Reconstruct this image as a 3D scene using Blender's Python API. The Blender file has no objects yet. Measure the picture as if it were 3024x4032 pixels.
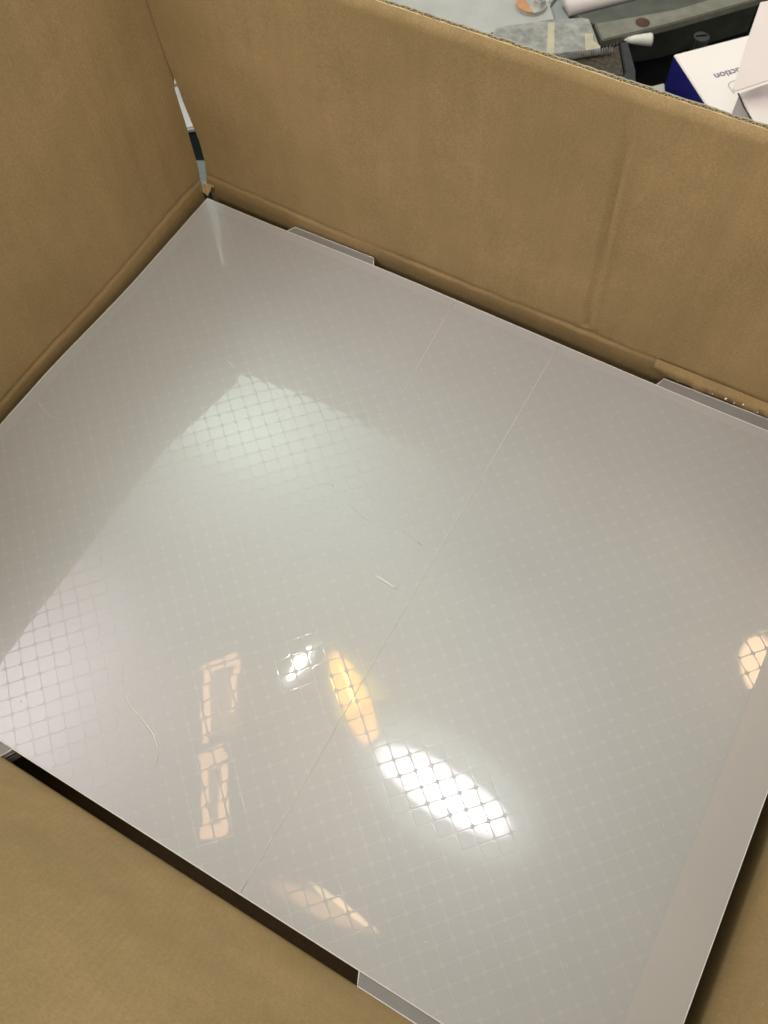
import bpy, bmesh, math, random
from mathutils import Vector, Matrix, noise

random.seed(7)
S = bpy.context.scene
C = S.collection

# ------------------------------------------------------------------ camera
cam_d = bpy.data.cameras.new("camera")
cam = bpy.data.objects.new("camera", cam_d)
C.objects.link(cam)
cam_d.sensor_fit = 'VERTICAL'
cam_d.sensor_height = 36
cam_d.lens = 31.441
cam_d.clip_start = 0.02
cam_d.clip_end = 60
cam_d.dof.use_dof = True
cam_d.dof.focus_distance = .95
cam_d.dof.aperture_fstop = 11
cam.location = (0, 0, 1)
cam.rotation_euler = (math.radians(26.8525), math.radians(1.1446), math.radians(29.4599))
S.camera = cam

# ------------------------------------------------------------------ world, exposure
w = bpy.data.worlds.new("World")
S.world = w
w.use_nodes = True
bg = w.node_tree.nodes["Background"]
bg.inputs[0].default_value = (1.0, 0.96, 0.87, 1)
bg.inputs[1].default_value = 0.49
S.view_settings.view_transform = 'Standard'
S.view_settings.look = 'None'
S.view_settings.exposure = 0
S.view_settings.gamma = 1
S.cycles.max_bounces = 8
S.cycles.transparent_max_bounces = 16
S.cycles.sample_clamp_indirect = 4

# ------------------------------------------------------------------ lamps of the hall and added fill lights, 2.5 m above the sheet
HC = 2.5
SPREAD = math.pi


def soft_nodes(ld, lo, hi):
    """emission that falls off towards the rim, so a broad light has no hard edge"""
    ld.use_nodes = True
    nt = ld.node_tree
    em = nt.nodes["Emission"]
    geo = nt.nodes.new("ShaderNodeNewGeometry")
    sep = nt.nodes.new("ShaderNodeSeparateXYZ")
    nt.links.new(geo.outputs["Parametric"], sep.inputs[0])
    outs = []
    for k in (0, 1):
        a = nt.nodes.new("ShaderNodeMath"); a.operation = 'SUBTRACT'
        nt.links.new(sep.outputs[k], a.inputs[0]); a.inputs[1].default_value = .5
        b = nt.nodes.new("ShaderNodeMath"); b.operation = 'ABSOLUTE'
        nt.links.new(a.outputs[0], b.inputs[0])
        m = nt.nodes.new("ShaderNodeMapRange"); m.interpolation_type = 'SMOOTHSTEP'
        nt.links.new(b.outputs[0], m.inputs[0])
        m.inputs[1].default_value = lo; m.inputs[2].default_value = hi
        m.inputs[3].default_value = 1; m.inputs[4].default_value = 0
        outs.append(m)
    p = nt.nodes.new("ShaderNodeMath"); p.operation = 'MULTIPLY'
    nt.links.new(outs[0].outputs[0], p.inputs[0]); nt.links.new(outs[1].outputs[0], p.inputs[1])
    nt.links.new(p.outputs[0], em.inputs[1])


def radial_nodes(ld, lo, hi):
    """emission that fades from the middle of the lamp to its rim"""
    ld.use_nodes = True
    nt = ld.node_tree
    em = nt.nodes["Emission"]
    geo = nt.nodes.new("ShaderNodeNewGeometry")
    d = nt.nodes.new("ShaderNodeVectorMath"); d.operation = 'DISTANCE'
    nt.links.new(geo.outputs["Parametric"], d.inputs[0]); d.inputs[1].default_value = (.5, .5, 0)
    m = nt.nodes.new("ShaderNodeMapRange"); m.interpolation_type = 'SMOOTHSTEP'
    nt.links.new(d.outputs["Value"], m.inputs[0])
    m.inputs[1].default_value = lo; m.inputs[2].default_value = hi
    m.inputs[3].default_value = 1; m.inputs[4].default_value = 0
    nt.links.new(m.outputs[0], em.inputs[1])


def lamp(name, x, y, sx, sy, L, col, rot=0, shape='ELLIPSE', z=HC, soft=None):
    d = bpy.data.lights.new(name, 'AREA')
    d.shape = shape
    d.size = sx
    d.size_y = sy
    area = sx * sy * (math.pi / 4 if shape == 'ELLIPSE' else 1)
    d.energy = L * math.pi * area
    d.color = col
    if soft:
        (radial_nodes if shape == 'ELLIPSE' else soft_nodes)(d, *soft)
    o = bpy.data.objects.new(name, d)
    C.objects.link(o)
    o.location = (x, y, z)
    o.rotation_euler = (0, 0, math.radians(rot))
    return o


def strip_lamp(name, a, b, wd, L, col, z=HC):
    dx, dy = b[0] - a[0], b[1] - a[1]
    return lamp(name, (a[0] + b[0]) / 2, (a[1] + b[1]) / 2, math.hypot(dx, dy), wd, L, col,
                math.degrees(math.atan2(dy, dx)), 'RECTANGLE', z)


PEACH = (1.0, .57, .28)
lamp("white_lamp", -.15, .568, .48, .085, 46, (1.0, .97, .98), -5, soft=(.30, .5))
lamp("white_lamp_diffuser", -.185, .578, .66, .215, 17, (1.0, .93, 1.0), -3, z=HC + .015, soft=(.38, .5))
lamp("white_lamp_reflector", -.185, .590, .94, .48, 3.4, (.80, 1.0, .92), -5, z=HC + .03, soft=(.34, .5))
lamp("amber_lamp", -.685, .735, .25, .020, 90, (1.0, .68, .10), -36, soft=(.2, .5))
lamp("amber_lamp_diffuser", -.665, .718, .45, .14, 17, (1.0, .42, .0), -36, z=HC + .015, soft=(.36, .5))
lamp("amber_lamp_reflector", -.56, .665, .78, .27, 5.0, (1.0, .84, .10), -33, z=HC + .03, soft=(.3, .5))
lamp("small_lamp", -.915, .735, .18, .058, 52, (1, .97, .97), 88, soft=(.3, .5))
lamp("small_lamp_reflector", -.915, .74, .32, .13, 8, (.95, 1, .95), 80, z=HC + .03, soft=(.1, .5))
for a, b, wd, L in [((-1.221, .559), (-1.043, .307), .026, 8.5), ((-1.225, .541), (-1.139, .649), .04, 9),
                    ((-1.151, .650), (-1.036, .456), .024, 8.5), ((-1.016, .240), (-.966, .325), .06, 9),
                    ((-1.005, .246), (-.843, .026), .026, 8.5), ((-.949, .278), (-.795, .072), .026, 9),
                    ((-.863, .034), (-.804, .085), .05, 8.5)]:
    strip_lamp("warm_strip_lamp", a, b, wd, L, PEACH)
lamp("warm_panel_lamp", -1.10, .47, .26, .13, 2.2, PEACH, -55, z=HC + .03, shape='RECTANGLE')
lamp("warm_panel_lamp", -.90, .15, .26, .09, 2.2, PEACH, -53, z=HC + .03, shape='RECTANGLE')
lamp("warm_leaf_lamp", -.36, .012, .48, .10, 7.0, PEACH, 3, soft=(.2, .5))
lamp("warm_leaf_lamp", -.30, .045, .36, .03, 12, (1, .70, .42), -8, z=HC - .02, soft=(.3, .5))
lamp("warm_round_lamp", .76, 1.93, .20, .38, 22, (1, .64, .34), 14, soft=(.38, .5))
# broad soft sources: a lit ceiling bay behind the box, then unseen fill lights added
lamp("ceiling_bay_lamp", -1.95, 1.95, 2.5, 2.3, 6.0, (.80, 1.0, .86), 20, 'RECTANGLE', soft=(.0, .5))
lamp("centre_fill_light", -.95, 1.25, 2.0, 1.7, 1.1, (.66, 1.0, .88), 8, 'RECTANGLE', soft=(.0, .5), z=HC + .05)  # added fill, tints the middle of the sheet green-grey
lamp("left_fill_light", -2.25, .0, 2.5, 2.3, 8.0, (1.0, .90, .96), -28, 'RECTANGLE', soft=(.0, .5), z=HC + .1)  # added fill, brightens the left of the sheet
lamp("back_fill_light", -.4, 3.4, 3.8, 1.9, 2.0, (1.0, .93, .90), 0, 'RECTANGLE', soft=(.1, .5), z=HC + .1)  # added fill, lifts the far part of the sheet
lamp("right_fill_light", 1.3, .8, 1.5, 3.2, .8, (1.0, .93, .88), 0, 'RECTANGLE', soft=(.05, .5), z=HC + .1)  # added fill, lifts the right part of the sheet
lamp("front_fill_light", -.3, -2.4, 3.4, 1.8, 5.0, (1.0, .93, .90), 0, 'RECTANGLE', soft=(.2, .5), z=HC + .1)  # added fill, brightens the back wall and the far sheet


# ------------------------------------------------------------------ materials
def new_mat(name):
    m = bpy.data.materials.new(name)
    m.use_nodes = True
    return m, m.node_tree, m.node_tree.nodes["Principled BSDF"]


def simple(name, col, rough=.5, metal=0, var=.12, scale=30, spec=.5, bump=0, coat=0):
    m, nt, p = new_mat(name)
    tc = nt.nodes.new("ShaderNodeTexCoord")
    n = nt.nodes.new("ShaderNodeTexNoise")
    n.inputs["Scale"].default_value = scale
    n.inputs["Detail"].default_value = 6
    nt.links.new(tc.outputs["Object"], n.inputs["Vector"])
    r = nt.nodes.new("ShaderNodeValToRGB")
    r.color_ramp.elements[0].position = .3
    r.color_ramp.elements[1].position = .7
    r.color_ramp.elements[0].color = (*[c * (1 - var) for c in col], 1)
    r.color_ramp.elements[1].color = (*[min(1, c * (1 + var)) for c in col], 1)
    nt.links.new(n.outputs["Fac"], r.inputs[0])
    nt.links.new(r.outputs[0], p.inputs["Base Color"])
    p.inputs["Roughness"].default_value = rough
    p.inputs["Metallic"].default_value = metal
    p.inputs["Specular IOR Level"].default_value = spec
    p.inputs["Coat Weight"].default_value = coat
    if bump:
        b = nt.nodes.new("ShaderNodeBump")
        b.inputs["Strength"].default_value = bump
        b.inputs["Distance"].default_value = .001
        nt.links.new(n.outputs["Fac"], b.inputs["Height"])
        nt.links.new(b.outputs[0], p.inputs["Normal"])
    return m


def cardboard_mat():
    m, nt, p = new_mat("kraft_cardboard")
    tc = nt.nodes.new("ShaderNodeTexCoord")
    fine = nt.nodes.new("ShaderNodeTexNoise")
    fine.inputs["Scale"].default_value = 420
    fine.inputs["Detail"].default_value = 4
    fine.inputs["Roughness"].default_value = .7
    nt.links.new(tc.outputs["Object"], fine.inputs["Vector"])
    mp = nt.nodes.new("ShaderNodeMapping")
    mp.inputs["Scale"].default_value = (60, 60, 5)
    nt.links.new(tc.outputs["Object"], mp.inputs[0])
    streak = nt.nodes.new("ShaderNodeTexNoise")
    streak.inputs["Scale"].default_value = 1
    streak.inputs["Detail"].default_value = 5
    nt.links.new(mp.outputs[0], streak.inputs["Vector"])
    blot = nt.nodes.new("ShaderNodeTexNoise")
    blot.inputs["Scale"].default_value = 6
    blot.inputs["Detail"].default_value = 7
    blot.inputs["Roughness"].default_value = .62
    nt.links.new(tc.outputs["Object"], blot.inputs["Vector"])
    r1 = nt.nodes.new("ShaderNodeValToRGB")
    r1.color_ramp.elements[0].position = .25
    r1.color_ramp.elements[1].position = .75
    r1.color_ramp.elements[0].color = (.318, .228, .103, 1)
    r1.color_ramp.elements[1].color = (.490, .358, .176, 1)
    nt.links.new(fine.outputs["Fac"], r1.inputs[0])
    mul = nt.nodes.new("ShaderNodeMix"); mul.data_type = 'RGBA'; mul.blend_type = 'MULTIPLY'
    mul.inputs[0].default_value = 1
    r2 = nt.nodes.new("ShaderNodeValToRGB")
    r2.color_ramp.elements[0].position = .3
    r2.color_ramp.elements[1].position = .7
    r2.color_ramp.elements[0].color = (.955, .955, .95, 1)
    r2.color_ramp.elements[1].color = (1.03, 1.025, 1.02, 1)
    nt.links.new(streak.outputs["Fac"], r2.inputs[0])
    nt.links.new(r1.outputs[0], mul.inputs[6]); nt.links.new(r2.outputs[0], mul.inputs[7])
    mul2 = nt.nodes.new("ShaderNodeMix"); mul2.data_type = 'RGBA'; mul2.blend_type = 'MULTIPLY'
    mul2.inputs[0].default_value = 1
    r3 = nt.nodes.new("ShaderNodeValToRGB")
    r3.color_ramp.elements[0].position = .35
    r3.color_ramp.elements[1].position = .65
    r3.color_ramp.elements[0].color = (.88, .885, .86, 1)
    r3.color_ramp.elements[1].color = (1.09, 1.07, 1.10, 1)
    nt.links.new(blot.outputs["Fac"], r3.inputs[0])
    nt.links.new(mul.outputs[2], mul2.inputs[6]); nt.links.new(r3.outputs[0], mul2.inputs[7])
    nt.links.new(mul2.outputs[2], p.inputs["Base Color"])
    p.inputs["Roughness"].default_value = .72
    p.inputs["Specular IOR Level"].default_value = .3
    # flutes showing faintly through the liner, plus paper fibre
    b1 = nt.nodes.new("ShaderNodeBump")
    b1.inputs["Strength"].default_value = .25
    b1.inputs["Distance"].default_value = .0012
    nt.links.new(streak.outputs["Fac"], b1.inputs["Height"])
    sp = nt.nodes.new("ShaderNodeSeparateXYZ")
    nt.links.new(tc.outputs["Object"], sp.inputs[0])
    ad = nt.nodes.new("ShaderNodeMath"); ad.operation = 'ADD'
    nt.links.new(sp.outputs[0], ad.inputs[0]); nt.links.new(sp.outputs[1], ad.inputs[1])
    mu = nt.nodes.new("ShaderNodeMath"); mu.operation = 'MULTIPLY'; mu.inputs[1].default_value = 2 * math.pi / .0066
    nt.links.new(ad.outputs[0], mu.inputs[0])
    sn = nt.nodes.new("ShaderNodeMath"); sn.operation = 'SINE'
    nt.links.new(mu.outputs[0], sn.inputs[0])
    md = nt.nodes.new("ShaderNodeMath"); md.operation = 'MULTIPLY'
    nt.links.new(sn.outputs[0], md.inputs[0]); nt.links.new(blot.outputs["Fac"], md.inputs[1])
    b3 = nt.nodes.new("ShaderNodeBump")
    b3.inputs["Strength"].default_value = .35
    b3.inputs["Distance"].default_value = .00018
    nt.links.new(md.outputs[0], b3.inputs["Height"])
    nt.links.new(b1.outputs[0], b3.inputs["Normal"])
    b4 = nt.nodes.new("ShaderNodeBump")
    b4.inputs["Strength"].default_value = .30
    b4.inputs["Distance"].default_value = .006
    nt.links.new(blot.outputs["Fac"], b4.inputs["Height"])
    nt.links.new(b3.outputs[0], b4.inputs["Normal"])
    b1 = b4
    b2 = nt.nodes.new("ShaderNodeBump")
    b2.inputs["Strength"].default_value = .25
    b2.inputs["Distance"].default_value = .0006
    nt.links.new(fine.outputs["Fac"], b2.inputs["Height"])
    nt.links.new(b1.outputs[0], b2.inputs["Normal"])
    nt.links.new(b2.outputs[0], p.inputs["Normal"])
    return m


def film_mat(name, lo, hi, rough, ior, coat, coat_rough, alpha=1.0, scale=5):
    """milky plastic: diffuse body, broad satin lobe, sharp clear top coat"""
    m, nt, p = new_mat(name)
    geo = nt.nodes.new("ShaderNodeNewGeometry")
    n = nt.nodes.new("ShaderNodeTexNoise")
    n.inputs["Scale"].default_value = scale
    n.inputs["Detail"].default_value = 3
    nt.links.new(geo.outputs["Position"], n.inputs["Vector"])
    r = nt.nodes.new("ShaderNodeValToRGB")
    r.color_ramp.elements[0].position = .35
    r.color_ramp.elements[1].position = .65
    r.color_ramp.elements[0].color = (*lo, 1)
    r.color_ramp.elements[1].color = (*hi, 1)
    nt.links.new(n.outputs["Fac"], r.inputs[0])
    nt.links.new(r.outputs[0], p.inputs["Base Color"])
    p.inputs["Roughness"].default_value = rough
    p.inputs["IOR"].default_value = ior
    p.inputs["Coat Weight"].default_value = coat
    p.inputs["Coat Roughness"].default_value = coat_rough
    p.inputs["Coat IOR"].default_value = 1.65
    p.inputs["Alpha"].default_value = alpha
    # orange-peel of the film, scratches of handling
    w2 = nt.nodes.new("ShaderNodeTexNoise")
    w2.inputs["Scale"].default_value = 55
    w2.inputs["Detail"].default_value = 4
    nt.links.new(geo.outputs["Position"], w2.inputs["Vector"])
    b = nt.nodes.new("ShaderNodeBump")
    b.inputs["Strength"].default_value = .25
    b.inputs["Distance"].default_value = .00003
    nt.links.new(w2.outputs["Fac"], b.inputs["Height"])
    nt.links.new(b.outputs[0], p.inputs["Coat Normal"])
    return m


M_card = cardboard_mat()
M_card_edge = simple("torn_cardboard_edge", (.50, .36, .19), .9, 0, .2, 300)
M_flute = simple("fluting_paper", (.42, .31, .16), .9, 0, .2, 200)
M_liner_out = simple("printed_outer_liner", (.30, .29, .21), .7, 0, .15, 90)
M_film = film_mat("milky_film", (.386, .392, .386), (.408, .414, .408), .33, 1.60, .40, .38)
M_cell = film_mat("prismatic_cell_film", (.377, .383, .378), (.400, .406, .400), .33, 1.60, .46, .018)
M_margin = film_mat("welded_margin_film", (.415, .404, .386), (.440, .428, .410), .38, 1.5, .10, .3)
M_tab = film_mat("frosted_tab_plastic", (.31, .315, .31), (.36, .365, .36), .35, 1.6, .3, .1, .62)
M_edge = simple("cut_plastic_edge", (.72, .70, .66), .4, 0, .05, 60)  # glow of the cut edges put in as a paler base colour
M_glint_dust = simple("crease_glint_and_dust", (.66, .645, .62), .35, 0, .05, 60, .5)  # whitish colour stands in for crease glints; dust shares it
M_score = simple("score_groove_plastic", (.62, .605, .58), .4, 0, .05, 60, .4)
M_rubber = simple("black_rubber_mat", (.004, .006, .006), .9, 0, .3, 40, .1)
M_white = simple("white_coated_card", (.84, .79, .75), .45, 0, .02, 10)
M_pinkwhite = simple("uncoated_white_card", (.74, .66, .64), .7, 0, .03, 10)
M_blue = simple("dark_blue_print", (.018, .020, .17), .4, 0, .2, 60)
M_ink = simple("blue_grey_ink", (.13, .11, .24), .5, 0, .1, 60)
M_lineink = simple("grey_ink", (.30, .29, .31), .5, 0, .1, 60)
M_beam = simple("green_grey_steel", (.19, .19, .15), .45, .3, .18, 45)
M_beam_shade = simple("shaded_green_grey_steel", (.075, .08, .065), .5, .3, .25, 30)  # shaded face of the beam put in as darker steel
M_cover = simple("pale_grey_enamel", (.40, .40, .38), .35, 0, .12, 18)
M_cover2 = simple("blue_grey_enamel", (.25, .27, .27), .35, 0, .12, 18)
M_steel = simple("zinc_plated_steel", (.55, .55, .52), .3, .7, .2, 80)
M_copper = simple("copper_tape", (.50, .26, .12), .45, .2, .15, 60)
M_acrylic = simple("scuffed_acrylic", (.27, .27, .25), .15, 0, .35, 60, .6, .4)
M_tape = simple("yellowed_tape", (.44, .40, .29), .4, 0, .12, 60)
M_blade = simple("dirty_bronze_steel", (.065, .052, .034), .35, .6, .6, 150, .5, .6)
M_bracket = simple("dark_grey_steel", (.030, .034, .036), .4, .4, .3, 80)
M_midgrey = simple("mid_grey_paint", (.10, .115, .11), .5, 0, .15, 60)
M_hole = simple("rusty_hole_shade", (.06, .02, .014), .7, 0, .3, 90)  # shade inside the bolt hole, put in as dark colour
M_knob = simple("dark_knob", (.014, .018, .015), .4, 0, .3, 60)
M_peg = simple("white_plastic_peg", (.62, .62, .56), .45, 0, .06, 60)
M_foam = simple("white_foam", (.8, .78, .72), .8, 0, .05, 60)


# ------------------------------------------------------------------ helpers
def empty(name, loc, label=None, cat=None, group=None):
    o = bpy.data.objects.new(name, None)
    C.objects.link(o)
    o.location = loc
    o.empty_display_size = .05
    if label: o["label"] = label
    if cat: o["category"] = cat
    if group: o["group"] = group
    return o


def wloc(p):
    v = Vector((0, 0, 0))
    while p:
        v += p.location
        p = p.parent
    return v


def mesh_obj(name, verts, faces, mat, parent=None, smooth=False, data=None):
    base = wloc(parent) if parent else Vector((0, 0, 0))
    me = bpy.data.meshes.new(name)
    me.from_pydata([tuple(Vector(v) - base) for v in verts], [], faces)
    mats = mat if isinstance(mat, (list, tuple)) else [mat]
    for m in mats:
        me.materials.append(m)
    if smooth:
        for p in me.polygons:
            p.use_smooth = True
    me.update()
    o = bpy.data.objects.new(name, me)
    C.objects.link(o)
    if parent:
        o.parent = parent
    return o


def fix(o):
    bm = bmesh.new(); bm.from_mesh(o.data)
    bmesh.ops.recalc_face_normals(bm, faces=bm.faces)
    bm.to_mesh(o.data); bm.free()
    return o


def prism(name, poly, zb, zt, mat, parent=None, bevel=.0, tilt=None):
    """upright prism over a polygon; zt may be a function of (x, y)"""
    f = zt if callable(zt) else (lambda x, y: zt)
    n = len(poly)
    v = [(x, y, zb) for x, y in poly] + [(x, y, f(x, y)) for x, y in poly]
    fs = [tuple(range(n - 1, -1, -1)), tuple(range(n, 2 * n))]
    fs += [(i, (i + 1) % n, n + (i + 1) % n, n + i) for i in range(n)]
    o = fix(mesh_obj(name, v, fs, mat, parent))
    if bevel:
        bm = bmesh.new(); bm.from_mesh(o.data)
        bmesh.ops.bevel(bm, geom=bm.edges[:], offset=bevel, segments=2, affect='EDGES')
        bm.to_mesh(o.data); bm.free()
    return o


def lathe(name, prof, seg, c, mat, parent=None, smooth=False):
    v, f = [], []
    for r, z in prof:
        for k in range(seg):
            a = 2 * math.pi * k / seg
            v.append((c[0] + r * math.cos(a), c[1] + r * math.sin(a), c[2] + z))
    for i in range(len(prof) - 1):
        for k in range(seg):
            k2 = (k + 1) % seg
            f.append((i * seg + k, i * seg + k2, (i + 1) * seg + k2, (i + 1) * seg + k))
    f.append(tuple(range(seg - 1, -1, -1)))
    f.append(tuple((len(prof) - 1) * seg + k for k in range(seg)))
    return fix(mesh_obj(name, v, f, mat, parent, smooth))


def tube(name, pts, r, mat, parent=None, seg=6, flat=1.0):
    v, f = [], []
    pts = [Vector(p) for p in pts]
    rs = r if isinstance(r, (list, tuple)) else [r] * len(pts)
    for i, p in enumerate(pts):
        d = (pts[min(i + 1, len(pts) - 1)] - pts[max(i - 1, 0)]).normalized()
        s = d.cross(Vector((0, 0, 1)))
        if s.length < 1e-4: s = Vector((1, 0, 0))
        s.normalize(); u = s.cross(d)
        for k in range(seg):
            a = 2 * math.pi * k / seg
            v.append(p + s * rs[i] * math.cos(a) + u * rs[i] * flat * math.sin(a))
    for i in range(len(pts) - 1):
        for k in range(seg):
            k2 = (k + 1) % seg
            f.append((i * seg + k, i * seg + k2, (i + 1) * seg + k2, (i + 1) * seg + k))
    f.append(tuple(range(seg - 1, -1, -1))); f.append(tuple((len(pts) - 1) * seg + k for k in range(seg)))
    return fix(mesh_obj(name, v, f, mat, parent, True))


def lerp_table(t, tab):
    if t <= tab[0][0]: return tab[0][1]
    for (a, va), (b, vb) in zip(tab, tab[1:]):
        if t <= b:
            return va + (vb - va) * (t - a) / (b - a)
    return tab[-1][1]


# ------------------------------------------------------------------ setting
FLOOR = -.2
g = mesh_obj("bench_top", [(-4, -3, FLOOR), (4, -3, FLOOR), (4, 5, FLOOR), (-4, 5, FLOOR)], [(0, 1, 2, 3)], M_rubber)
g["kind"] = "structure"

# ------------------------------------------------------------------ the cardboard box
X0, X1, Y0, Y1 = -.7766, .2581, -.0263, .7777      # outline of the sheets
ZB = -.19                                          # box floor
box = empty("cardboard_box", (-.25, .38, ZB), "large open brown corrugated cardboard box holding the stack of frosted plastic sheets", "box")
TH = .0072


def gau(x, s): return math.exp(-(x / s) ** 2)


def wall(fn, nu, zs, outward, top, flute_pitch=.0068, ulen=1.0, ragged=None):
    """fn(u, z) -> inner surface point; outward = unit vector away from the box"""
    out = Vector(outward)
    LT = .0017
    v, f, mi = [], [], []
    nz = len(zs)
    for i in range(nu + 1):
        for z in zs:
            p = Vector(fn(i / nu, z)); v.append(p)
    for i in range(nu):
        for j in range(nz - 1):
            f.append((i * nz + j, (i + 1) * nz + j, (i + 1) * nz + j + 1, i * nz + j + 1)); mi.append(0)
    n0 = len(v)                          # thickness of the inner liner along the top: rough cut edge
    for i in range(nu + 1):
        p = Vector(fn(i / nu, zs[-1]))
        v.append(p + out * LT + Vector((0, 0, random.uniform(-.0006, .0004))))
        v.append(p + out * LT - Vector((0, 0, .03)))
    for i in range(nu):
        a = n0 + 2 * i
        f.append((i * nz + nz - 1, (i + 1) * nz + nz - 1, a + 2, a)); mi.append(1)
        f.append((a, a + 2, a + 3, a + 1)); mi.append(1)
    n1 = len(v)                          # outer liner
    for i in range(nu + 1):
        p = Vector(fn(i / nu, zs[-1]))
        jit = random.uniform(-.0007, .0005)
        v.append(p + out * (TH - LT) + Vector((0, 0, jit)))
        v.append(p + out * TH + Vector((0, 0, jit)))
        q = Vector(fn(i / nu, zs[0]))
        v.append(q + out * TH)
        v.append(p + out * (TH - LT) - Vector((0, 0, .03)))
    for i in range(nu):
        a = n1 + 4 * i
        f.append((a, a + 4, a + 5, a + 1)); mi.append(2)
        f.append((a + 1, a + 5, a + 6, a + 2)); mi.append(2)
        f.append((a + 3, a + 7, a + 4, a)); mi.append(2)
    # closed ends
    for i in (0, nu):
        k = len(v)
        for z in zs:
            p = Vector(fn(i / nu, z)); v.append(p); v.append(p + out * TH)
        for j in range(nz - 1):
            f.append((k + 2 * j, k + 2 * j + 1, k + 2 * j + 3, k + 2 * j + 2)); mi.append(1)
    o = mesh_obj("wall_panel", v, f, [M_card, M_card_edge, M_liner_out], box)
    for p, m in zip(o.data.polygons, mi):
        p.material_index = m
        p.use_smooth = m == 0
    # corrugated medium seen along the cut top edge
    n = int(ulen / flute_pitch * 8)
    fv, ff = [], []
    for i in range(n + 1):
        u = i / n
        p = Vector(fn(u, zs[-1]))
        off = LT + (TH - 2 * LT) * (.5 + .5 * math.sin(2 * math.pi * i / 8))
        top = p - Vector((0, 0, .0004 + random.uniform(0, .0006)))
        for q, dn in ((-.00055, 0), (.00055, 0), (-.00055, .03), (.00055, .03)):
            fv.append(top + out * (off + q) - Vector((0, 0, dn)))
    for i in range(n):
        a = 4 * i
        ff += [(a, a + 1, a + 5, a + 4), (a, a + 4, a + 6, a + 2), (a + 1, a + 3, a + 7, a + 5)]
    mesh_obj("fluting", fv, ff, M_flute, o)
    return o


def zlist(z0, z1, n, extra=()):
    s = [z0 + (z1 - z0) * i / n for i in range(n + 1)] + list(extra)
    return sorted(set(round(z, 5) for z in s))


FOLD = [-.009, -.006, -.003, 0, .003, .006, .008, .010, .012, .014, .016, .020, .025, .030]


def fold_off(z, k=1.0):            # pressed fold line a little above the sheet, board rolling outwards below it
    o = k * (.0013 * gau(z - .012, .003) - .0004 * gau(z - .004, .006))
    if z < -.006: o += (-.006 - z) * .09
    return o


GAP = [(-.05, 0), (.004, .0), (.014, .004), (.04, .014), (.08, .0162), (.12, .0095), (.174, .0055), (.205, 0), (.5, 0)]


def left_x(z): return -.7905 - .078 * z


def back_fn(u, z):
    xl = left_x(z) + .0009 + .62 * lerp_table(z, GAP) + .0006 * noise.noise(Vector((z * 90, 3, 1)))
    x = xl + (.36 - xl) * u
    y = .7965 + .014 * max(0, x + .6)
    y += fold_off(z + .005 * noise.noise(Vector((x * 5, 0, 2))) + .0016 * noise.noise(Vector((x * 38, 4, 2))), .9 + 1.3 * noise.noise(Vector((x * 9, 6, 2))))
    xc = -.159 - .047 * (z - .034)
    if z > .02: y += min(1, max(0, (.365 - z) * 14)) * (.0060 * gau(x - xc, .0032) - .0030 * gau(x - xc - .008, .005))
    y += .0035 * noise.noise(Vector((x * 3.1, z * 3.5, 4.2)))
    y += .0007 * noise.noise(Vector((x * 45, z * 3, 9.2)))
    y += .02 * gau(x + .79, .045) * max(0, .13 - abs(z - .08)) * .8
    return (x, y, z)


def left_fn(u, z):
    ye = .7955 - lerp_table(z, [(-.1, .010), (0, .009), (.035, .004), (.1, .001), (.17, 0), (.20, -.022), (.5, -.022)]) + .0005 * noise.noise(Vector((z * 80, 7, 1)))
    y = -.16 + (ye + .16) * u
    x = left_x(z) - fold_off(z + .004 * noise.noise(Vector((y * 5, 1, 2))) + .0014 * noise.noise(Vector((y * 38, 4, 7))), .9 + 1.3 * noise.noise(Vector((y * 9, 6, 5))))
    x -= .0040 * noise.noise(Vector((y * 3.0, z * 3.5, 7.7))) * min(1, (ye - y) * 12)
    x -= .0008 * noise.noise(Vector((y * 42, z * 2.5, 1.2))) * min(1, (ye - y) * 12)
    if z > .03: x -= .0018 * gau(y - (.700 + .10 * (z - .2)), .003)
    return (x, y, z)


def front_fn(u, z):
    x = -.86 + (.36 + .86) * u
    y = -.0395 - .235 * max(z, -.02) - .012 * min(1, max(0, z) * 6) * noise.noise(Vector((x * 2.2, z * 2.5, 3.3)))
    if z < -.002: y -= .07 * min(1, (-.002 - z) / .05)
    return (x, y, z)


def right_fn(u, z):
    y = -.16 + (.80 + .16) * u
    x = .2790 + .05 * max(z, 0) + .004 * noise.noise(Vector((y * 2.2, z * 3, 5.3)))
    return (x, y, z)


wall(back_fn, 230, zlist(ZB, .388, 30, FOLD), (0, 1, 0), .388, ulen=1.17)
wall(left_fn, 120, zlist(ZB, .432, 30, FOLD), (-1, 0, 0), .432, ulen=.95)
wall(front_fn, 90, zlist(ZB, .50, 30, [-.05, -.03, -.015, -.008, -.002, .003]), (0, -1, 0), .50, ulen=1.2)
wall(right_fn, 80, zlist(ZB, .402, 24), (1, 0, 0), .402, ulen=.96)
mesh_obj("box_floor", [(-.84, -.2, ZB + .004), (.36, -.2, ZB + .004), (.36, .83, ZB + .004), (-.84, .83, ZB + .004)], [(0, 1, 2, 3)], M_card, box)

# crushed scraps of liner at the foot of the open corner
for k, (cx, cy, r) in enumerate([(-.7865, .7905, .0085), (-.780, .795, .006)]):
    rs = random.Random(20 + k)
    m = 9
    ring0 = [(cx + r * rs.uniform(.6, 1.15) * math.cos(2 * math.pi * a / m), cy + r * rs.uniform(.6, 1.15) * math.sin(2 * math.pi * a / m), rs.uniform(-.016, .002)) for a in range(m)]
    mesh_obj("liner_scrap", ring0 + [(cx, cy, .004)], [(a, (a + 1) % m, m) for a in range(m)], M_card_edge, box)

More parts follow.
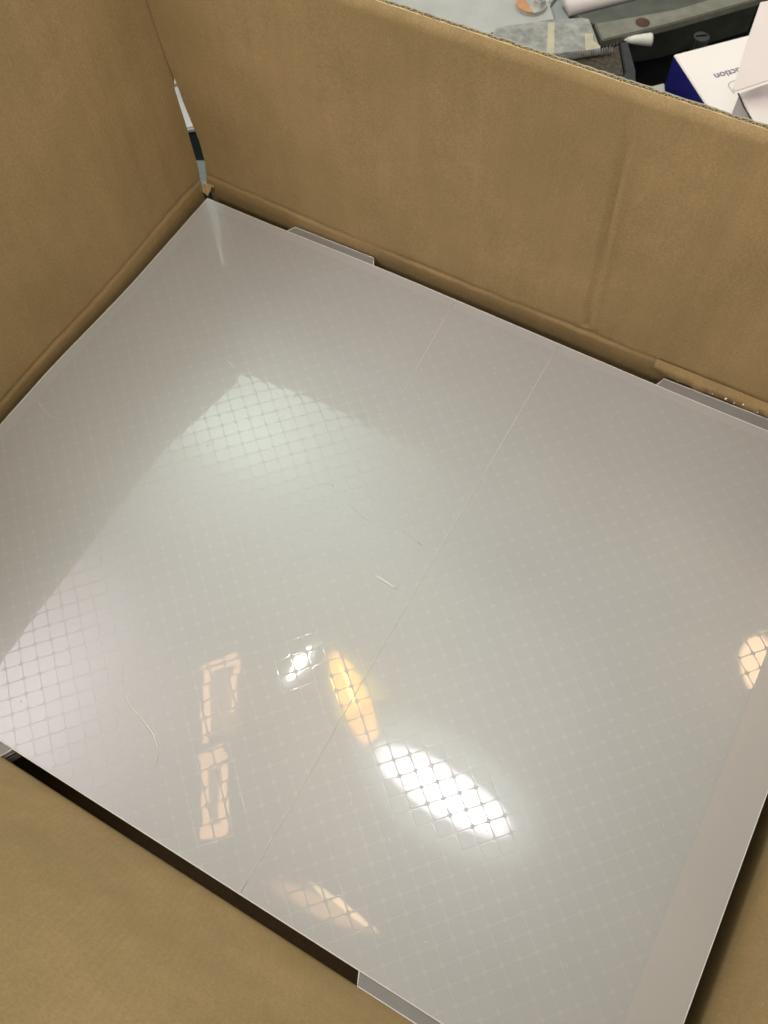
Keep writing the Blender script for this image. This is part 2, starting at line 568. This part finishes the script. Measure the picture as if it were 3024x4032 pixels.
# torn lower edge of the inner liner beside the second tab, with bits of white foam
tv, tf = [], []
N = 44
for i in range(N + 1):
    x = -.055 + .20 * i / N
    y = .7965 + .014 * (x + .6) - .0012
    zt = .014 + .002 * noise.noise(Vector((x * 30, 1, 1)))
    rag = .010 * noise.noise(Vector((x * 45, 2, 8))) + .006 * noise.noise(Vector((x * 170, 5, 3)))
    zl = -.0035 + rag * .8 - .003 * min(1, i / 14)
    tv += [(x, y + .0005, zt), (x, y - .003, (zt + zl) / 2), (x, y - .0055 - abs(rag) * .6, zl), (x, y - .0042, zl - .0004)]
for i in range(N):
    for k in range(3):
        a = 4 * i + k
        tf.append((a, a + 4, a + 5, a + 1))
mesh_obj("torn_liner", tv, tf, [M_card], box, True)
for i, (x, z) in enumerate([(.048, .002), (.071, .004), (.092, .000), (.030, .001), (.060, .000)]):
    y = .7965 + .014 * (x + .6) - .010
    bm = bmesh.new()
    bmesh.ops.create_icosphere(bm, subdivisions=1, radius=.0016 if i < 2 else .001)
    for vv in bm.verts:
        vv.co *= random.uniform(.75, 1.2)
    me = bpy.data.meshes.new("foam_crumb"); bm.to_mesh(me); bm.free(); me.materials.append(M_foam)
    o = bpy.data.objects.new("foam_crumb", me); C.objects.link(o); o.location = (x, y, z)
    o["label"] = ["white foam crumb caught in the torn cardboard above the right tab", "second foam crumb on the torn edge, further along to the right",
                  "foam crumb at the far right end of the torn edge", "tiny foam crumb nearest the start of the tear", "tiny foam crumb between the two bigger crumbs on the tear"][i]
    o["category"] = "crumb"; o["group"] = "foam crumbs on the torn cardboard edge"

# ------------------------------------------------------------------ stack of frosted sheets
ZS = 0.005


def zf(x, y):
    def ss(a, b, t):
        t = min(1, max(0, (t - a) / (b - a)))
        return t * t * (3 - 2 * t)
    # the sheet bows: its back and left margins sag a little below the middle
    sag = -.0105 * ss(.375, .605, y) * (1 - .4 * ss(-.05, .2, x)) - .0042 * ss(-.42, -.70, x)
    return ZS + sag + .0012 * math.sin(x * 6.1 + .7) * math.sin(y * 5.3 + .3) + .0010 * noise.noise(Vector((x * 3.3, y * 3.3, .5)))


def zgrad(x, y, e=.004):
    return ((zf(x + e, y) - zf(x - e, y)) / (2 * e), (zf(x, y + e) - zf(x, y - e)) / (2 * e))


ST = .0013
TABS = [  # inner corner, outer corner, outer corner, inner corner
    [(-.631, Y1), (-.6255, Y1 + .0150), (-.4885, Y1 + .0150), (-.480, Y1)],
    [(-.041, Y1), (-.0355, Y1 + .0170), (.128, Y1 + .0200), (.134, Y1)],
    [(-.036, Y0), (-.031, Y0 - .0128), (.106, Y0 - .0128), (.112, Y0)],
    [(-.640, Y0), (-.632, Y0 - .0130), (-.489, Y0 - .0130), (-.481, Y0)],
]


def panel_geo(nx, ny):
    v, f = [], []
    for i in range(nx + 1):
        for j in range(ny + 1):
            x = X0 + (X1 - X0) * i / nx; y = Y0 + (Y1 - Y0) * j / ny
            v.append((x, y, zf(x, y)))
    m = len(v)
    v += [(x, y, z - ST) for x, y, z in v]
    q = ny + 1
    for i in range(nx):
        for j in range(ny):
            a = i * q + j
            f.append((a, a + q, a + q + 1, a + 1))
            f.append((m + a, m + a + 1, m + a + q + 1, m + a + q))
    def side(idx, flip):          # own vertices, so that the flat top keeps its own normals up to the edge
        k = len(v)
        for a in idx:
            v.append(v[a]); v.append(v[m + a])
        for c in range(len(idx) - 1):
            t = (k + 2 * c, k + 2 * c + 1, k + 2 * c + 3, k + 2 * c + 2)
            f.append(t[::-1] if flip else t)
    side([i * q for i in range(nx + 1)], False)
    side([i * q + ny for i in range(nx + 1)], True)
    side(list(range(q)), True)
    side([nx * q + j for j in range(q)], False)
    return v, f


base0 = empty("plastic_sheet", ((X0 + X1) / 2, (Y0 + Y1) / 2, ZS), "frosted white plastic sheet on top of the stack, embossed with a fine square grid", "plastic sheet")
pv, pf = panel_geo(64, 52)
panel = mesh_obj("panel", pv, pf, M_film, base0, True)
for p in panel.data.polygons:
    p.use_smooth = abs(p.normal.z) > .5


def tab_obj(k, parent, dz=0.0):
    T = TABS[k]
    n = 10
    v, f = [], []
    drop = .0022
    for i in range(n + 1):
        t = i / n
        ix = T[0][0] + (T[3][0] - T[0][0]) * t; iy = T[0][1] + (T[3][1] - T[0][1]) * t
        ox = T[1][0] + (T[2][0] - T[1][0]) * t; oy = T[1][1] + (T[2][1] - T[1][1]) * t
        z = zf(ix, iy) - .0006 + dz
        v += [(ix, iy, z), (ox, oy, z - drop), (ox, oy, z - drop - .0011), (ix, iy, z - .0011)]
    for i in range(n):
        for a, b in ((0, 1), (1, 2), (2, 3), (3, 0)):
            f.append((4 * i + a, 4 * i + b, 4 * i + 4 + b, 4 * i + 4 + a))
    f += [(0, 3, 2, 1), (4 * n, 4 * n + 1, 4 * n + 2, 4 * n + 3)]
    o = fix(mesh_obj("tab", v, f, M_tab, parent))
    pts = [(T[0][0], T[0][1], zf(*T[0]) - .0004 + dz), (T[1][0], T[1][1], zf(*T[1]) - drop - .0006 + dz),
           (T[2][0], T[2][1], zf(*T[2]) - drop - .0006 + dz), (T[3][0], T[3][1], zf(*T[3]) - .0004 + dz)]
    tube("tab_edge", pts, .0007, M_edge, o, 6)
    return o


for k in range(4):
    tab_obj(k, base0)
# cut rim round the sheet, its edge glow put in as pale plastic
rim = []
for a, b in (((X0, Y0), (X1, Y0)), ((X1, Y0), (X1, Y1)), ((X1, Y1), (X0, Y1)), ((X0, Y1), (X0, Y0))):
    for i in range(40):
        t = i / 40
        x = a[0] + (b[0] - a[0]) * t; y = a[1] + (b[1] - a[1]) * t
        rim.append((x, y, zf(x, y) - .0003))
rim.append(rim[0])
tube("rim", rim, .0007, M_edge, base0, 6)

# plain welded margin along the short side, without cells
mv, mf = [], []
for i in range(41):
    y = Y0 + .0015 + (Y1 - Y0 - .003) * i / 40
    for x in (X1 - .0496, X1 - .034, X1 - .018, X1 - .0015):
        mv.append((x, y, zf(x, y) + .00035))
for i in range(40):
    for k in range(3):
        a = 4 * i + k
        mf.append((a, a + 1, a + 5, a + 4))
mesh_obj("margin_strip", mv, mf, M_margin, base0, True)

# embossed cells: cut-cornered squares on a 45 degree grid, each its own pillow
PITCH = .01865
ANG = math.radians(48.0)
E1 = Vector((math.cos(ANG), math.sin(ANG))); E2 = Vector((-math.sin(ANG), math.cos(ANG)))
GX, GY = -.0968, .2362            # one node of the grid
HALF = PITCH / 2 - .00040
CUT = .0025
OCT = []
for sx, sy in ((1, 1), (-1, 1), (-1, -1), (1, -1)):
    a, b = (HALF * sx, (HALF - CUT) * sy), ((HALF - CUT) * sx, HALF * sy)
    OCT += [a, b] if sx * sy > 0 else [b, a]
BX0, BX1, BY0, BY1 = X0 + .016, X1 - .050, Y0 + .0012, Y1 - .014


def clip(poly):
    for ax, lim, sg in ((0, BX0, 1), (0, BX1, -1), (1, BY0, 1), (1, BY1, -1)):
        out = []
        for i in range(len(poly)):
            a, b = poly[i - 1], poly[i]
            ia, ib = (a[ax] - lim) * sg >= 0, (b[ax] - lim) * sg >= 0
            if ia != ib:
                t = (lim - a[ax]) / (b[ax] - a[ax])
                out.append((a[0] + (b[0] - a[0]) * t, a[1] + (b[1] - a[1]) * t))
            if ib: out.append(b)
        poly = out
        if len(poly) < 3: return []
    return poly


CH = .00006


def cell_layers(poly):
    """bottom ring, bevel ring, and a slightly domed top of a cell around (0, 0)"""
    cx = sum(p[0] for p in poly) / len(poly); cy = sum(p[1] for p in poly) / len(poly)
    n = len(poly)
    def ring(k, z): return [(cx + (x - cx) * k, cy + (y - cy) * k, z) for x, y in poly]
    v = ring(1, .0) + ring(.994, CH * .90) + ring(.935, CH)
    f = []
    for r in (0, 1):
        for i in range(n):
            j = (i + 1) % n
            f.append((r * n + i, r * n + j, (r + 1) * n + j, (r + 1) * n + i))
    f.append(tuple(2 * n + i for i in range(n)))
    return v, f


cells = []
R = 90
for i in range(-R, R):
    for j in range(-R, R):
        c = Vector((GX, GY)) + E1 * (i + .5) * PITCH + E2 * (j + .5) * PITCH
        if not (BX0 - .02 < c.x < BX1 + .02 and BY0 - .02 < c.y < BY1 + .02): continue
        poly = [tuple(c + E1 * p[0] + E2 * p[1]) for p in OCT]
        cp = clip(poly)
        if not cp: continue
        whole = len(cp) == 8 and all(abs(a[0] - b[0]) + abs(a[1] - b[1]) < 1e-9 for a, b in zip(sorted(cp), sorted(poly)))
        area = abs(sum(cp[k - 1][0] * cp[k][1] - cp[k][0] * cp[k - 1][1] for k in range(len(cp)))) / 2
        if area < 6e-6: continue
        cells.append((c, cp, whole))
# the 300 that show largest: nearest the lens and inside the view
from bpy_extras.object_utils import world_to_camera_view
bpy.context.view_layer.update()


def in_view(c):
    q = world_to_camera_view(S, cam, Vector((c.x, c.y, 0)))
    return 0 < q.x < 1 and 0 < q.y < 1


S.render.resolution_x, S.render.resolution_y = 768, 1024
order = sorted([k for k, (c, cp, wh) in enumerate(cells) if wh and in_view(c)], key=lambda k: cells[k][0].length)[:300]
singles = set(order)
rest_v, rest_f = [], []
ov, of = cell_layers([tuple(E1 * p[0] + E2 * p[1]) for p in OCT])
cell_me = bpy.data.meshes.new("cell")
cell_me.from_pydata(ov, [], of)
cell_me.materials.append(M_cell)
b0 = wloc(base0)
for k, (c, cp, whole) in enumerate(cells):
    gx, gy = zgrad(c.x, c.y)
    gx += random.gauss(0, .0007); gy += random.gauss(0, .0007)
    nrm = Vector((-gx, -gy, 1)).normalized()
    rot = Vector((0, 0, 1)).rotation_difference(nrm).to_matrix().to_4x4()
    mat = Matrix.Translation(Vector((c.x, c.y, zf(c.x, c.y) + .00005))) @ rot
    if k in singles:
        o = bpy.data.objects.new("cell", cell_me)
        C.objects.link(o)
        o.parent = base0
        o.matrix_local = Matrix.Translation(-b0) @ mat
    else:
        v, f = cell_layers([(p[0] - c.x, p[1] - c.y) for p in cp])
        n0 = len(rest_v)
        rest_v += [mat @ Vector(p) for p in v]
        rest_f += [tuple(a + n0 for a in q) for q in f]
o = fix(mesh_obj("cell_grid", rest_v, rest_f, M_cell, base0))
o["kind"] = "stuff"


# pressed score lines, and creases with their glints painted as whitened plastic
def on_sheet(pts, dz=.0004): return [(x, y, zf(x, y) + dz) for x, y in pts]


def seg_pts(a, b, n): return [(a[0] + (b[0] - a[0]) * i / n, a[1] + (b[1] - a[1]) * i / n) for i in range(n + 1)]


tube("score_line", on_sheet(seg_pts((-.1835, .772), (-.1785, -.024), 40), .0004), .0005, M_score, base0, 6, .15)
tube("score_line", on_sheet(seg_pts((-.345, .772), (-.334, .60), 12), .0004), .0005, M_score, base0, 6, .15)
tube("crease", on_sheet([(-.430, .108), (-.416, .088), (-.394, .076), (-.375, .071), (-.353, .063), (-.337, .051), (-.331, .036)]), [.0001, .0007, .0011, .0009, .0013, .0007, .0001], M_glint_dust, base0, 6, .35)
tube("crease", on_sheet([(-.583, .536), (-.568, .531), (-.554, .528)]), [.0001, .0007, .0002], M_glint_dust, base0, 6, .2)
tube("crease", on_sheet([(-.236, .350), (-.229, .349), (-.216, .348), (-.208, .347), (-.200, .346)]), [.0002, .0013, .0016, .0014, .0002], M_glint_dust, base0, 6, .25)
tube("crease", on_sheet([(-.261, .267), (-.255, .249), (-.250, .230)]), [.0001, .0005, .0002], M_glint_dust, base0, 6, .2)
tube("crease", on_sheet([(-.312, .418), (-.290, .412), (-.274, .409)]), [.0001, .0005, .0001], M_score, base0, 6, .2)
tube("crease", on_sheet([(-.232, .418), (-.218, .416), (-.203, .412)]), [.0001, .0004, .0006], M_glint_dust, base0, 6, .2)
tube("crease", on_sheet([(-.763, .341), (-.762, .349), (-.755, .350), (-.740, .344), (-.727, .340), (-.703, .345)], .0004), [.0001, .00035, .00035, .0003, .00025, .0001], M_score, base0, 6, .2)

# dust and lint lying on the film
dv, df = [], []
rd = random.Random(3)
for k in range(130):
    x = rd.uniform(X0 + .03, X1 - .03); y = rd.uniform(Y0 + .02, Y1 - .03)
    z = zf(x, y) + .0004
    a = rd.uniform(0, math.pi); ln = rd.choice([.0005, .0006, .0008, .0016, .003]); wd = rd.uniform(.00025, .0005)
    n0 = len(dv)
    ca, sa = math.cos(a), math.sin(a)
    dv += [(x - ca * ln, y - sa * ln, z), (x + sa * wd, y - ca * wd, z), (x + ca * ln, y + sa * ln, z), (x - sa * wd, y + ca * wd, z), (x, y, z + .0004)]
    df += [(n0, n0 + 1, n0 + 4), (n0 + 1, n0 + 2, n0 + 4), (n0 + 2, n0 + 3, n0 + 4), (n0 + 3, n0, n0 + 4)]
o = fix(mesh_obj("dust", dv, df, M_glint_dust))
o["kind"] = "stuff"

# the sheets below
first = empty("plastic_sheet", ((X0 + X1) / 2, (Y0 + Y1) / 2, ZS - .0034), "thin frosted plastic sheet with edge tabs, stacked beneath the gridded top sheet", "plastic sheet", "frosted sheets stacked under the top sheet")
pv2, pf2 = panel_geo(24, 20)
mesh_obj("panel", [(x, y, z - .0034) for x, y, z in pv2], pf2, M_film, first, True)
for k in range(4):
    tab_obj(k, first, -.0034)
for n in range(2, 10):
    r = first.copy(); C.objects.link(r)
    r.location = (first.location.x + random.uniform(-.0012, .0012), first.location.y + random.uniform(-.0012, .0012), ZS - .0034 * n)
    for ch in first.children:
        c = ch.copy(); C.objects.link(c); c.parent = r
        for gch in ch.children:
            d = gch.copy(); C.objects.link(d); d.parent = c

# ------------------------------------------------------------------ things on the bench behind the box
ZT = -.1
t = empty("machine_cover", (-.62, 1.53, FLOOR), "pale grey enamelled machine cover behind the box, under the bolted washer", "cover")
prism("cover_plate", [(-1.2, 1.47), (-1.0, 1.75), (-.557, 1.75), (-.557, 1.594), (-.526, 1.552), (-.558, 1.523), (-.575, 1.499), (-.616, 1.46), (-.628, 1.30), (-1.1, 1.1)], FLOOR, ZT - .006, M_cover, t, .003)
prism("side_lip", [(-.5555, 1.75), (-.5555, 1.594), (-.5245, 1.552), (-.498, 1.574), (-.531, 1.607), (-.531, 1.75)], FLOOR, ZT - .016, M_cover2, t, .003)

t = empty("washer", (-.584, 1.567, ZT - .006), "round steel washer with orange tape on one half, bolted to the grey cover", "washer")
lathe("disc", [(.0295, 0), (.030, .004), (.029, .007)], 32, (-.584, 1.567, ZT - .006), M_steel, t)
half = [(-.584 + .0298 * math.cos(a), 1.567 + .0298 * math.sin(a)) for a in [math.radians(150 + 150 * i / 14) for i in range(15)]]
prism("orange_tape", half, ZT + .0008, ZT + .0026, M_copper, t)
lathe("bolt_head", [(.0125, 0), (.0125, .010), (.011, .012)], 6, (-.570, 1.572, ZT + .001), M_steel, t)
lathe("bolt_stud", [(.006, 0), (.006, .007), (.005, .008)], 14, (-.570, 1.572, ZT + .013), M_steel, t)

t = empty("steel_beam", (-.38, 1.6, FLOOR), "long green-grey steel channel beam with a round bolt hole", "beam")
prism("upper_flange", [(-.498, 1.574), (-.417, 1.667), (-.232, 1.895), (-.21, 1.83), (-.337, 1.672), (-.453, 1.565)], FLOOR, ZT - .001, M_beam_shade, t, .002)
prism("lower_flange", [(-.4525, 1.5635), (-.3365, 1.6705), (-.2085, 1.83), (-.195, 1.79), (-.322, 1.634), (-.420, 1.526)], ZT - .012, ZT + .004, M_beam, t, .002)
lathe("bolt_hole", [(.0125, 0), (.0135, .0012), (.0115, .0016)], 20, (-.3735, 1.6075, ZT + .0035), M_hole, t)  # filled dark disc in place of a shaded opening
t = empty("white_duct", (-.48, 1.65, FLOOR), "rounded off-white duct lying along the far side of the steel beam", "duct")
tube("duct_body", [(-.525, 1.600, ZT - .003), (-.430, 1.705, ZT - .003), (-.30, 1.87, ZT - .003)], .022, M_white, t, 14)

t = empty("acrylic_plate", (-.51, 1.5, FLOOR), "scuffed translucent acrylic plate with a serrated lower edge, leaning by the beam", "plate")
pz = lambda x, y: ZT + .010
prism("plate_body", [(-.608, 1.456), (-.588, 1.478), (-.480, 1.560), (-.464, 1.563), (-.409, 1.491), (-.484, 1.437), (-.600, 1.40)], ZT - .004, pz, M_acrylic, t, .0015)
prism("tape_strip", [(-.526, 1.514), (-.516, 1.521), (-.480, 1.440), (-.494, 1.436)], ZT + .0095, ZT + .0112, M_tape, t)
prism("tape_scrap", [(-.454, 1.518), (-.440, 1.525), (-.432, 1.507), (-.414, 1.499), (-.412, 1.493), (-.433, 1.475)], ZT + .0095, ZT + .0112, M_tape, t)
for k in range(22):
    u = k / 21
    x = -.468 + .074 * u; y = 1.440 + .066 * u
    d = Vector((.074, .066)).normalized(); nn = Vector((d.y, -d.x))
    s = .0016 + .0008 * random.random()
    v = [(x - d.x * s, y - d.y * s, ZT + .002), (x + d.x * s, y + d.y * s, ZT + .002), (x + nn.x * .006, y + nn.y * .006, ZT + .003),
         (x - d.x * s * .6, y - d.y * s * .6, ZT + .012), (x + d.x * s * .6, y + d.y * s * .6, ZT + .012), (x + nn.x * .006, y + nn.y * .006, ZT + .006)]
    mesh_obj("tooth", v, [(0, 1, 2), (3, 5, 4), (0, 3, 4, 1), (1, 4, 5, 2), (2, 5, 3, 0)], M_acrylic, t)

t = empty("tape_cutter", (-.40, 1.48, FLOOR), "dark worn metal tape cutter block with a toothed edge below the acrylic plate", "tape cutter")
prism("cutter_block", [(-.459, 1.452), (-.415, 1.490), (-.395, 1.525), (-.391, 1.536), (-.350, 1.462), (-.349, 1.38), (-.44, 1.38)], FLOOR, ZT, M_blade, t, .002)
prism("bracket", [(-.3905, 1.539), (-.378, 1.547), (-.336, 1.482), (-.318, 1.440), (-.318, 1.39), (-.3475, 1.39), (-.3485, 1.465)], FLOOR, ZT + .002, M_bracket, t, .002)
for k in range(15):
    u = k / 14
    x = -.455 + .062 * u; y = 1.454 + .070 * u + .01 * u * u
    mesh_obj("tooth", [(x - .0013, y - .002, ZT), (x + .0013, y, ZT), (x - .0016, y + .004, ZT), (x, y + .001, ZT + .006)],
             [(0, 1, 3), (1, 2, 3), (2, 0, 3), (0, 2, 1)], M_steel, t)

t = empty("plastic_peg", (-.36, 1.573, ZT - .02), "short white tapered plastic peg lying against the beam", "peg")
tube("peg_body", [(-.384, 1.561, ZT - .006), (-.372, 1.568, ZT - .006), (-.347, 1.582, ZT - .006), (-.344, 1.584, ZT - .006)], [.0045, .008, .0115, .0112], M_peg, t, 14)
tube("peg_tip", [(-.3845, 1.5607, ZT - .006), (-.388, 1.5587, ZT - .006)], [.0035, .0015], M_peg, t, 10)

t = empty("knurled_knob", (-.263, 1.627, FLOOR), "dark slotted knob half hidden in shadow beside the white carton", "knob")
prism("knob_body", [(-.263 + (.0155 if k % 2 else .0138) * math.cos(k * math.pi / 14), 1.627 + (.0155 if k % 2 else .0138) * math.sin(k * math.pi / 14)) for k in range(28)], FLOOR, ZT, M_knob, t, .0006)
prism("slot", [(-.272, 1.6215), (-.2545, 1.6345), (-.2558, 1.6362), (-.2735, 1.6232)], ZT - .001, ZT + .0015, M_rubber, t)

t = empty("metal_offcut", (-.29, 1.47, FLOOR), "small pale grey metal offcut between the box edge and the blue side of the carton", "offcut")
prism("offcut_body", [(-.325, 1.452), (-.298, 1.472), (-.280, 1.492), (-.266, 1.46), (-.270, 1.40), (-.32, 1.40)], FLOOR + .03, ZT - .012, M_cover, t, .002)

# white carton with blue side
carton = empty("carton", (-.17, 1.55, FLOOR), "white product carton with a dark blue side and small blue lettering", "carton")
top = [(-.290, 1.555), (-.187, 1.673), (-.130, 1.737), (-.043, 1.615), (-.071, 1.449), (-.137, 1.404), (-.193, 1.459)]
prism("carton_body", [(-.290, 1.555), (-.130, 1.737), (-.02, 1.62), (-.110, 1.385), (-.145, 1.410)], FLOOR, ZT, M_white, carton, .0015)
a, b = Vector((-.290, 1.555)), Vector((-.145, 1.410))
d = (b - a).normalized(); nn = Vector((-d.y, d.x)) * -1
if nn.x > 0: nn = -nn
s0, s1 = a + d * .0015 + nn * .0006, b - d * .0015 + nn * .0006
fix(mesh_obj("blue_side", [(s0.x, s0.y, FLOOR + .001), (s1.x, s1.y, FLOOR + .001), (s1.x, s1.y, ZT - .0022), (s0.x, s0.y, ZT - .0022),
                       (s0.x - nn.x * .002, s0.y - nn.y * .002, FLOOR + .001), (s1.x - nn.x * .002, s1.y - nn.y * .002, FLOOR + .001),
                       (s1.x - nn.x * .002, s1.y - nn.y * .002, ZT - .0022), (s0.x - nn.x * .002, s0.y - nn.y * .002, ZT - .0022)],
         [(0, 1, 2, 3), (7, 6, 5, 4), (0, 4, 5, 1), (3, 2, 6, 7), (0, 3, 7, 4), (1, 5, 6, 2)], M_blue, carton))
fc = bpy.data.curves.new("printed_word", 'FONT')
fc.body = "uction"
fc.size = .0215
fc.extrude = .0003
fc.offset = .0002
fo = bpy.data.objects.new("printed_word_source", fc)
C.objects.link(fo)
bpy.context.view_layer.update()
fm = bpy.data.meshes.new_from_object(fo.evaluated_get(bpy.context.evaluated_depsgraph_get()))
bpy.data.objects.remove(fo)
fm.materials.clear()
fm.materials.append(M_ink)
fo = bpy.data.objects.new("printed_word", fm)
C.objects.link(fo)
fo.parent = carton
fo.location = Vector((-.172, 1.577, ZT + .0004)) - wloc(carton)
fo.rotation_euler = (0, 0, math.atan2(1.531 - 1.575, -.211 + .172))
tube("printed_outline", [(x, y, ZT + .0004) for x, y in [(-.160, 1.541), (-.167, 1.539), (-.171, 1.535), (-.1735, 1.530), (-.1745, 1.525), (-.172, 1.519), (-.165, 1.512), (-.157, 1.506)]], .0007, M_lineink, carton, 5, .4)

# second carton, its flap lifted
c2 = empty("carton", (-.09, 1.38, FLOOR), "plain off-white carton with its paper flap lifted, in front of the blue-sided one", "carton")
prism("carton_body", [(-.136, 1.374), (-.100, 1.423), (-.04, 1.46), (-.02, 1.30), (-.080, 1.29), (-.096, 1.322)], FLOOR, 0.0, M_pinkwhite, c2, .001)
fl = [(-.178, 1.580), (-.120, 1.640), (-.084, 1.418), (-.103, 1.397), (-.1412, 1.3476), (-.146, 1.3524), (-.1666, 1.4896)]
n = len(fl)
def lift(x, y, dz):             # the flap stands up towards its far edge
    G = .6
    k = (.98 + 1.3476 * G) / (.98 + G * y)
    return (x * k, y * k, 1 - .98 * k + dz)


fv = [lift(x, y, -.0015) for x, y in fl] + [lift(x, y, 0) for x, y in fl]
fix(mesh_obj("flap", fv, [tuple(range(n - 1, -1, -1)), tuple(range(n, 2 * n))] + [(i, (i + 1) % n, n + (i + 1) % n, n + i) for i in range(n)], M_pinkwhite, c2))
tube("tuck_slot", [(-.1375, 1.372, .0006), (-.118, 1.345, .0006), (-.0975, 1.322, .0006)], .0016, M_knob, c2, 5, .3)

# seen through the open box corner
t = empty("plastic_tray", (-1.11, 1.11, FLOOR), "white plastic tray glimpsed through the slit in the box corner", "tray")
prism("tray_base", [(-1.25, 1.09), (-1.12, 1.24), (-.985, 1.10), (-1.085, 1.02)], FLOOR, FLOOR + .012, M_cover, t, .003)
prism("tray_rim", [(-1.25, 1.16), (-1.15, 1.26), (-1.10, 1.18), (-1.18, 1.09)], FLOOR + .013, FLOOR + .024, M_pinkwhite, t, .003)
t = empty("grey_block", (-.95, .96, FLOOR), "grey block on the bench seen at the bottom of the box corner slit", "block")
prism("block_body", [(-.995, .985), (-.955, 1.005), (-.905, .95), (-.95, .92)], FLOOR, FLOOR + .01, M_midgrey, t, .002)
prism("block_foot", [(-.998, .988), (-.957, 1.008), (-.953, 1.002), (-.995, .982)], FLOOR, FLOOR + .004, M_bracket, t, .001)
